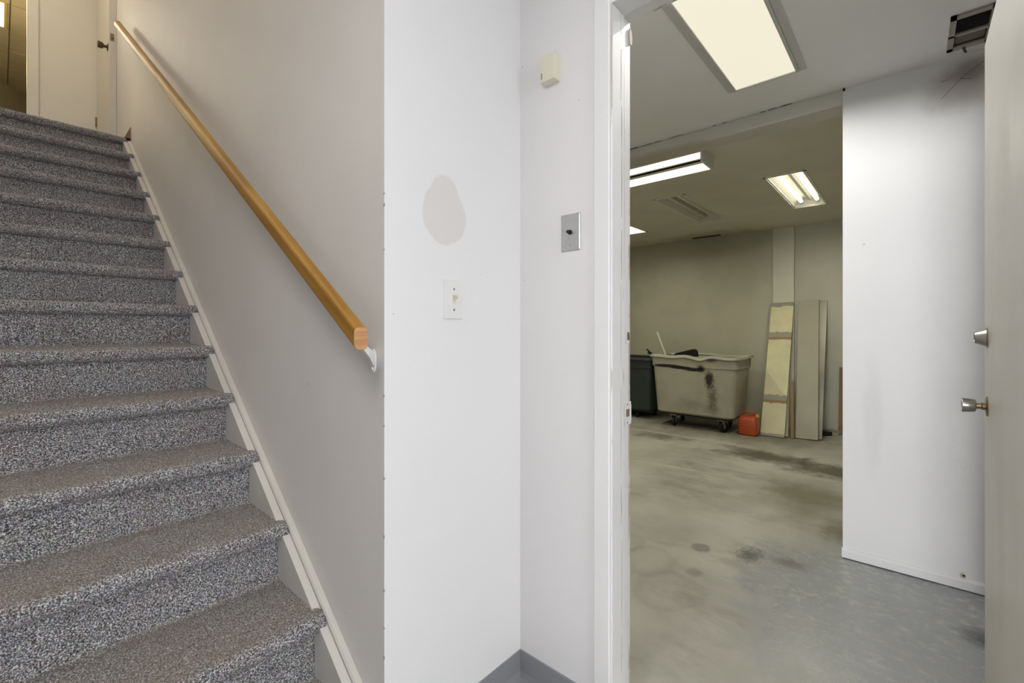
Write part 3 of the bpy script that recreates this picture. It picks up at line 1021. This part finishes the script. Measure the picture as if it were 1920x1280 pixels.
obj('knob_neck', lathe(B(), (0.738, 0.004, 0.948), (0, 1, 0), [(0, 0.0105), (0.008, 0.0115), (0.010, 0.009), (0.023, 0.009)], 20), 'brass', kn, True)
obj('knob_grip', lathe(B(), (0.738, 0.025, 0.948), (0, 1, 0), [(0, 0.015), (0.002, 0.0185), (0.005, 0.0195), (0.030, 0.0228), (0.0325, 0.022), (0.0325, 0.018), (0.030, 0.017)], 28), 'nickel', kn, True)
obj('latch_plate', box(B(), 0.8065, 0.8090, -0.032, -0.008, 0.918, 0.978), 'brass', dr)
for z in (0.25, 1.05, 1.85):
    obj('hinge', cyl(B(), (0.0, 0.004, z), (0.0, 0.004, z + 0.09), 0.006, 10), 'brass', dr)

# ------------------------------------------------------------------ ceiling fixtures
# near fluorescent panel: grey frame, prismatic lens
x0, x1, y0, y1 = 1.335, 2.552, 0.410, 0.700
t = thing('ceiling_panel_light', 'large lit fluorescent panel in a grey frame just inside the doorway', 'light', (1.94, 0.555, ZC))
bm = B()
cx, cy = 1.94, 0.555
for a in ((x0 - 0.012, x0 + 0.012, y0 - 0.02, y1 + 0.02), (x1 - 0.010, x1, y0, y1), (x0, x1, y0 - 0.002, y0 + 0.012), (x0, x1, y1 - 0.012, y1 + 0.002)):
    box(bm, a[0] - cx, a[1] - cx, a[2] - cy, a[3] - cy, -0.012, 0.0, 0.002)
obj('frame', bm, 'grey_frame', t)
bm = B()
for ya_, yb_ in ((y0 - 0.032, y0 - 0.002), (y1 + 0.002, y1 + 0.030)):
    box(bm, x0 - cx, x1 + 0.006 - cx, ya_ - cy, yb_ - cy, -0.007, 0.0, 0.002)
obj('side_trim', bm, 'grey_frame', t)
obj('diffuser', box(B(), x0 + 0.012 - cx, x1 - 0.010 - cx, y0 + 0.010 - cy, y1 - 0.010 - cy, -0.006, -0.002), 'lamp_panel', t)
obj('housing', box(B(), x0 + 0.015 - cx, x1 - 0.012 - cx, y0 + 0.014 - cy, y1 - 0.014 - cy, 0.0, 0.09), 'white_metal', t)
for i in range(6):
    d = bpy.data.lights.new('panel_lamp', 'SPOT')
    d.spot_size = math.radians(172)
    d.spot_blend = 0.3
    d.shadow_soft_size = 0.0
    d.energy = 4.8
    d.color = (1.0, 0.985, 0.95)
    lo = bpy.data.objects.new('panel_lamp', d)
    COL.objects.link(lo)
    lo.parent = t
    lo.location = (-0.5 + 0.2 * i, 0.0, -0.016)

# wraparound strip light mounted just behind the beam
t = thing('strip_light', 'surface-mounted lit strip light with white end cap behind the beam', 'light', (3.315, 1.08, ZC))
w = 0.12
bm = B()
box(bm, -w, w, 0.012, 1.22, -0.022, 0)
box(bm, -w, -w + 0.012, 0.012, 1.22, -0.034, -0.022)
box(bm, -w, -w + 0.016, 0.012, 1.22, -0.093, -0.078)
box(bm, -w, -w + 0.060, 0.012, 1.22, -0.093, -0.086)
box(bm, w - 0.016, w, 0.012, 1.22, -0.093, -0.022)
obj('housing', bm, 'white_metal', t)
obj('side_lens', box(B(), -w + 0.001, -w + 0.006, 0.012, 1.22, -0.078, -0.034), 'lens_lit', t)
obj('bottom_lens', box(B(), -w + 0.060, w - 0.016, 0.012, 1.22, -0.091, -0.086), 'lens_lit', t)
bm = B()
prism(bm, [(-w - 0.002, 0), (-w - 0.002, -0.092), (-w + 0.02, -0.098), (w - 0.01, -0.098), (w + 0.002, -0.088), (w + 0.002, 0)], 'XZ', 0.0, 0.014)
obj('end_cap', bm, 'white_metal', t)
bm = B()
prism(bm, [(-w - 0.002, 0), (-w - 0.002, -0.092), (-w + 0.02, -0.098), (w - 0.01, -0.098), (w + 0.002, -0.088), (w + 0.002, 0)], 'XZ', 1.22, 1.234)
obj('end_cap', bm, 'white_metal', t)


def tube_lamps(t, pts, e):
    for q in pts:
        d = bpy.data.lights.new('tube_lamp', 'SPOT')
        d.spot_size = math.radians(178)
        d.spot_blend = 0.75
        d.shadow_soft_size = 0.0
        d.energy = e
        d.color = (1.0, 0.95, 0.71)
        lo = bpy.data.objects.new('tube_lamp', d)
        COL.objects.link(lo)
        lo.parent = t
        lo.location = q


tube_lamps(t, [(0.0, 0.15 + 0.3 * i, -0.105) for i in range(4)], 10.5)


def troffer(c, label, mode):
    x0, x1, y0, y1 = c
    cx, cy = (x0 + x1) / 2, (y0 + y1) / 2
    hx, hy = (x1 - x0) / 2, (y1 - y0) / 2
    t = thing('recessed_light', label, 'light', (cx, cy, ZC), 'recessed ceiling lights in the storeroom')
    bm = B()
    for a in ((-hx, hx, -hy, -hy + 0.016), (-hx, hx, hy - 0.016, hy), (-hx, -hx + 0.016, -hy, hy), (hx - 0.016, hx, -hy, hy)):
        box(bm, *a, -0.007, 0.001, 0.001)
    obj('frame', bm, 'white_metal', t)
    ix, iy, D = hx - 0.021, hy - 0.021, 0.085
    bm = B()
    box(bm, -ix, ix, -iy, iy, D, D + 0.01)
    for s_ in (-1, 1):
        prism(bm, [(s_ * iy, 0.0), (s_ * (iy - 0.004), 0.0), (s_ * (iy - 0.03), D), (s_ * iy, D)], 'YZ', -ix, ix)
        box(bm, s_ * ix - 0.006 * (s_ > 0), s_ * ix + 0.006 * (s_ < 0), -iy, iy, 0, D)
    prism(bm, [(-0.022, D), (-0.012, 0.055), (0.012, 0.055), (0.022, D)], 'YZ', -ix, ix)
    obj('reflector', bm, 'white_metal', t)
    if mode != 'off':
        tube_lamps(t, [(-0.45 + 0.3 * i, 0.0, -0.004 if mode == 'lens' else 0.02) for i in range(4)], 10.5)
    if mode == 'lens':
        obj('lens', box(B(), -hx + 0.016, hx - 0.016, -hy + 0.016, hy - 0.016, -0.002, 0.002), 'lens_lit', t)
        return t
    for s_ in (-1, 1):
        y = s_ * iy * 0.52
        obj('tube', lathe(B(), (-ix + 0.02, y, 0.045), (1, 0, 0), [(0, 0.010), (0.004, 0.018), (2 * ix - 0.075, 0.018), (2 * ix - 0.066, 0.012), (2 * ix - 0.062, 0.004)], 14),
            'tube_lit' if mode == 'lit' else 'tube_off', t, True)
        obj('lamp_holder', box(B(), ix - 0.045, ix - 0.012, y - 0.012, y + 0.012, 0.03, D), 'white_metal', t)
    return t


troffer(TR[0], 'recessed light with two glowing tubes and no cover, nearest the partition', 'lit')
troffer(TR[1], 'recessed light that is switched off, middle of the storeroom ceiling', 'off')
troffer(TR[2], 'recessed lit panel partly hidden by the door jamb', 'lens')
t = thing('slot_diffuser', 'long dark air slot in the ceiling by the back wall', 'vent', (6.345, 2.095, ZC))
obj('frame', box(B(), -0.035, 0.035, -0.185, 0.185, -0.006, 0, 0.002), 'vent_dark', t)
obj('slot', box(B(), -0.020, 0.020, -0.170, 0.170, -0.0075, -0.005), 'dark_gap', t)

# ceiling register beside the door
t = thing('ceiling_vent', 'grubby metal air register with lever in the ceiling above the door', 'vent', (2.678, -0.1835, ZC))
bm = B()
X, Yw = 0.153, 0.0685
for a in ((-X, -X + 0.030, -Yw, Yw), (X - 0.030, X, -Yw, Yw), (-X, X, -Yw, -Yw + 0.019), (-X, X, Yw - 0.019, Yw), (0.006, 0.022, -Yw, Yw)):
    box(bm, *a, -0.008, 0.0)
obj('frame', bm, 'vent', t)
for i in range(9):
    bm = B()
    xx = -0.118 + i * 0.0135
    prism(bm, [(xx, -0.004), (xx + 0.0015, -0.004), (xx + 0.010, 0.010), (xx + 0.0085, 0.010)], 'XZ', -0.0495, 0.0495)
    obj('slat', bm, 'vent_dark', t)
bm = B()
prism(bm, [(0.022, 0.000), (0.121, 0.006), (0.121, 0.008), (0.022, 0.002)], 'XZ', -0.046, 0.046)
obj('damper', bm, 'vent_dirty', t)
bm = B()
box(bm, -0.125, 0.125, -0.0495, 0.0495, 0.040, 0.044)
for s_ in (-1, 1):
    box(bm, -0.125, 0.125, s_ * 0.0495 - 0.001, s_ * 0.0495 + 0.001, 0.0, 0.044)
    box(bm, s_ * 0.127 - 0.001, s_ * 0.127 + 0.001, -0.0495, 0.0495, 0, 0.044)
obj('duct_box', bm, 'vent_dark', t)
bm = B()
loft(bm, [[(0.136 + a, 0.010 + b_, -0.006) for a, b_ in ((0, 0), (0.004, 0), (0.004, 0.010), (0, 0.010))],
          [(0.142 + a, 0.006 + b_, -0.022) for a, b_ in ((0, 0), (0.004, 0), (0.004, 0.010), (0, 0.010))],
          [(0.150 + a, 0.002 + b_, -0.030) for a, b_ in ((0, 0), (0.003, 0), (0.003, 0.008), (0, 0.008))]])
obj('lever', bm, 'bronze', t)

# ------------------------------------------------------------------ storeroom objects


def caster(parent, x, y, ztop, r, mat_fork, ang=0.0):
    f = bpy.data.objects.new('caster', None)
    bm = B()
    box(bm, -0.032, 0.032, -0.032, 0.032, ztop - 0.010, ztop - 0.001, 0.001)
    for s_ in (-1, 1):
        prism(bm, [(-0.030, ztop - 0.010), (0.020, ztop - 0.010), (0.034, r - 0.008), (0.010, r - 0.012)], 'XZ', s_ * 0.024 - 0.002, s_ * 0.024 + 0.002)
    o = obj('caster', bm, mat_fork, parent, loc=(x, y, 0))
    o.rotation_euler = (0, 0, ang)
    bpy.data.objects.remove(f)
    obj('wheel', lathe(B(), (0.020, -0.018, r), (0, 1, 0), [(0, r * 0.55), (0.001, r * 0.86), (0.006, r), (0.030, r), (0.035, r * 0.86), (0.036, r * 0.55)], 24), 'rubber', o, True)
    obj('hub', lathe(B(), (0.020, -0.0215, r), (0, 1, 0), [(0, r * 0.28), (0.043, r * 0.28)], 14), 'steel', o)
    return o


def tub_cart(name, label, bx0, bx1, by0, by1, zb, zt, flare, mat, fork, wob, cz, cast):
    cx, cy = (bx0 + bx1) / 2, (by0 + by1) / 2
    t = thing(name, label, 'cart', (cx, cy, 0))
    hx, hy = (bx1 - bx0) / 2, (by1 - by0) / 2
    def ring(z, ex, r):
        return [(x, y, z) for x, y, _ in rrect(-hx - ex, hx + ex, -hy - ex, hy + ex, r, 0)]
    loops = [ring(zb, -0.02, 0.05), ring(zb + 0.02, 0.0, 0.055)]
    for i in range(1, 5):
        f_ = i / 5
        loops.append(ring(zb + (zt - zb) * f_, flare * f_, 0.06))
    loops.append(ring(zb + (zt - zb) * 0.80, flare * 0.8, 0.06))
    loops.append(ring(zb + (zt - zb) * 0.815, flare * 0.82 + 0.010, 0.06))
    loops.append(ring(zt, flare + 0.010, 0.06))
    # inside
    loops.append(ring(zt, flare + 0.002, 0.055))
    loops.append(ring(zb + 0.03, -0.02, 0.05))
    bm = B()
    loft(bm, loops)
    obj('tub', bm, mat, t, True)
    # rolled, battered rim
    pts = ring(zt, flare, 0.06)
    dense = []
    for i in range(len(pts)):
        a, b_ = Vector(pts[i]), Vector(pts[(i + 1) % len(pts)])
        n = max(1, int((b_ - a).length / 0.03))
        for q in range(n):
            dense.append(a + (b_ - a) * q / n)
    secs = []
    for i, c in enumerate(dense):
        dd = (dense[(i + 1) % len(dense)] - dense[i - 1]).normalized()
        out = Vector((dd.y, -dd.x, 0))
        z = wob(c) if wob else 0.0
        up_ = Vector((0, 0, 1))
        c2 = c + Vector((0, 0, z))
        secs.append([c2 + out * -0.010 + up_ * -0.010, c2 + out * -0.004 + up_ * 0.010, c2 + out * 0.030 + up_ * 0.006, c2 + out * 0.038 + up_ * -0.020,
                     c2 + out * 0.032 + up_ * -0.020, c2 + out * 0.024 + up_ * -0.004])
    bm = B()
    secs.append(secs[0])
    loft(bm, secs, cap=False)
    bmesh.ops.remove_doubles(bm, verts=bm.verts, dist=1e-5)
    obj('rim', bm, mat, t, True)
    obj('base_frame', box(B(), -hx + 0.03, hx - 0.03, -hy + 0.04, hy - 0.04, zb - 0.022, zb + 0.004, 0.003), 'black_plastic', t)
    for x, y, a in cast:
        caster(t, x - cx, y - cy, zb - 0.021, cz, fork, a)
    return t


def wob(c):
    z = 0.0
    if c.x < 0:     # front side: sagging lip with two bumps
        z += 0.012 * math.exp(-((c.y + 0.10) / 0.08) ** 2) * -1.6 + 0.006 * math.sin(c.y * 19)
    else:
        z += 0.010 * math.sin(c.y * 11 + 1) - 0.004
    return z


cart = tub_cart('laundry_cart', 'battered beige plastic tub cart with black spray paint on its side', 5.44, 5.96, 1.50, 2.40, 0.165, 0.865, 0.045,
                'cart', 'steel', wob, 0.062,
                [(5.50, 2.20, 0.1), (5.50, 1.64, -0.5), (5.88, 2.24, 0.2), (5.88, 1.66, 0.3)])
# embossed bar on the tub's front
bm = B()
box(bm, -0.302, -0.285, -0.33, -0.10, 0.535, 0.545, 0.002)
dark = tub_cart('dark_tub_cart', 'dark grey plastic tub cart half hidden behind the door jamb', 5.62, 6.20, 2.56, 3.50, 0.115, 0.80, 0.03,
                'dark_tub', 'black_plastic', None, 0.042,
                [(5.70, 2.78, 0.1), (5.98, 2.66, 0.3), (5.70, 3.35, 0), (6.05, 3.35, 0)])
bm.free()
# black scrap tied over the cart's corner
bm = B()
pts = [(2.44, 0.890), (2.47, 0.870), (2.50, 0.884), (2.49, 0.905), (2.52, 0.935), (2.505, 0.938), (2.475, 0.908), (2.462, 0.900)]
prism(bm, pts, 'YZ', 5.40, 5.43)
tag(obj('black_rag', bm, 'black_plastic'), 'black scrap of plastic on the corner of the spray-painted cart', 'rag')
# broom handle and black dustpan lying in the cart
bm = B()
P0, P1 = Vector((5.75, 2.20, 0.30)), Vector((5.70, 2.505, 1.150))
u = (P1 - P0).normalized()
v = Vector((0, 1, 0)).cross(u).normalized()
lathe(bm, P0, u, [(0, 0.012), ((P1 - P0).length - 0.01, 0.012), ((P1 - P0).length, 0.008)], 12)
tag(obj('broom_handle', bm, 'pilaster', smooth=True), 'thin pale broom handle sticking up out of the spray-painted cart', 'handle')
bm = B()
prism(bm, [(2.30, 0.74), (2.24, 0.882), (2.10, 0.920), (2.01, 0.944), (1.985, 0.942), (1.965, 0.925), (1.955, 0.86), (2.0, 0.74)], 'YZ', 5.62, 5.66)
bmesh.ops.bevel(bm, geom=list(bm.edges), offset=0.006, segments=2, affect='EDGES')
tag(obj('dustpan', bm, 'black_plastic'), 'black plastic pan poking out of the spray-painted cart', 'dustpan')

# red fuel can
t = thing('fuel_can', 'small red plastic fuel can on the floor beside the cart', 'fuel can', (5.60, 1.385, 0))
bm = B()
lp = []
for z, e in ((0.0, -0.012), (0.012, 0.0), (0.10, 0.004), (0.175, 0.0), (0.205, -0.018), (0.222, -0.045)):
    lp.append([(x, y, z) for x, y, _ in rrect(-0.075 - e, 0.075 + e, -0.098 - e, 0.098 + e, 0.035, 0)])
loft(bm, lp)
obj('body', bm, 'red_can', t, True)
bm = B()
path = [(-0.0, -0.070, 0.212), (-0.0, -0.060, 0.247), (0, 0.045, 0.257), (0, 0.070, 0.218)]
for a, b_ in zip(path, path[1:]):
    cyl(bm, a, b_, 0.011, 12)
obj('handle', bm, 'red_can', t, True)
obj('cap', lathe(B(), (0, -0.085, 0.205), (0, -0.35, 1), [(0, 0.020), (0.020, 0.020), (0.022, 0.014), (0.035, 0.012)], 16), 'yellow', t)

# planks and panels leaning on the back wall


def leaner(name, label, cat, bot, top, w, th, mat, group=None, skew=0.0, edge=None):
    """board of width w (along Y) whose foot centre is bot and head centre is top"""
    bot, top = Vector(bot), Vector(top)
    up_ = (top - bot)
    L_ = up_.length
    up_.normalize()
    y = (Vector((0, 1, 0)) - up_ * up_.y).normalized()
    if skew:
        y = (Matrix.Rotation(skew, 3, up_) @ y).normalized()
    x = y.cross(up_)
    bm = box(B(), 0, th, -w / 2, w / 2, 0, L_, 0.002)
    o = obj(name, bm, mat)
    o.matrix_world = Matrix.Translation(bot) @ Matrix((x, y, up_)).transposed().to_4x4()
    tag(o, label, cat, group)
    return o


G = 'boards leaning on the back wall'
leaner('painted_plank', 'cream painted plank with two rough plaster bands, leaning by the fuel can', 'plank', (5.637, 1.160, 0.008), (6.325, 1.186, 1.512), 0.236, 0.020, 'cream_plank', G)
leaner('backing_plank', 'grey plank leaning right behind the cream painted plank', 'plank', (5.700, 1.135, 0.008), (6.356, 1.215, 1.512), 0.235, 0.018, 'grey_board', G)
leaner('grey_panel', 'wide grey panel leaning beside the cream painted plank', 'panel', (5.735, 0.853, 0.010), (6.355, 0.922, 1.533), 0.205, 0.020, 'grey_board', G)
leaner('wrapped_panel', 'pale glossy panel behind the right edge of the wide grey panel', 'panel', (5.800, 0.822, 0.010), (6.404, 0.845, 1.524), 0.20, 0.012, 'mirror_board', G)
leaner('wood_stick', 'thin raw wooden stick leaning between the two wide boards', 'stick', (5.690, 0.975, 0.004), (5.925, 1.022, 0.60), 0.030, 0.016, 'raw_wood', G)
leaner('wood_offcut', 'narrow brown wood strip standing by the edge of the partition', 'stick', (6.33, 0.610, 0.004), (6.408, 0.607, 0.75), 0.05, 0.012, 'raw_wood')
bm = B()
prism(bm, [(6.18, 0.62), (6.30, 0.59), (6.37, 0.70), (6.22, 0.74)], 'XY', 0.001, 0.030)
tag(obj('wood_scrap', bm, 'grey_board'), 'flat scrap of board on the floor behind the leaning panels', 'scrap')
bm = B()
prism(bm, [(6.08, 0.72), (6.14, 0.67), (6.16, 0.74), (6.15, 0.80), (6.10, 0.79)], 'XY', 0.001, 0.045)
tag(obj('black_scrap', bm, 'black_plastic'), 'small black scrap on the floor behind the leaning panels', 'scrap')
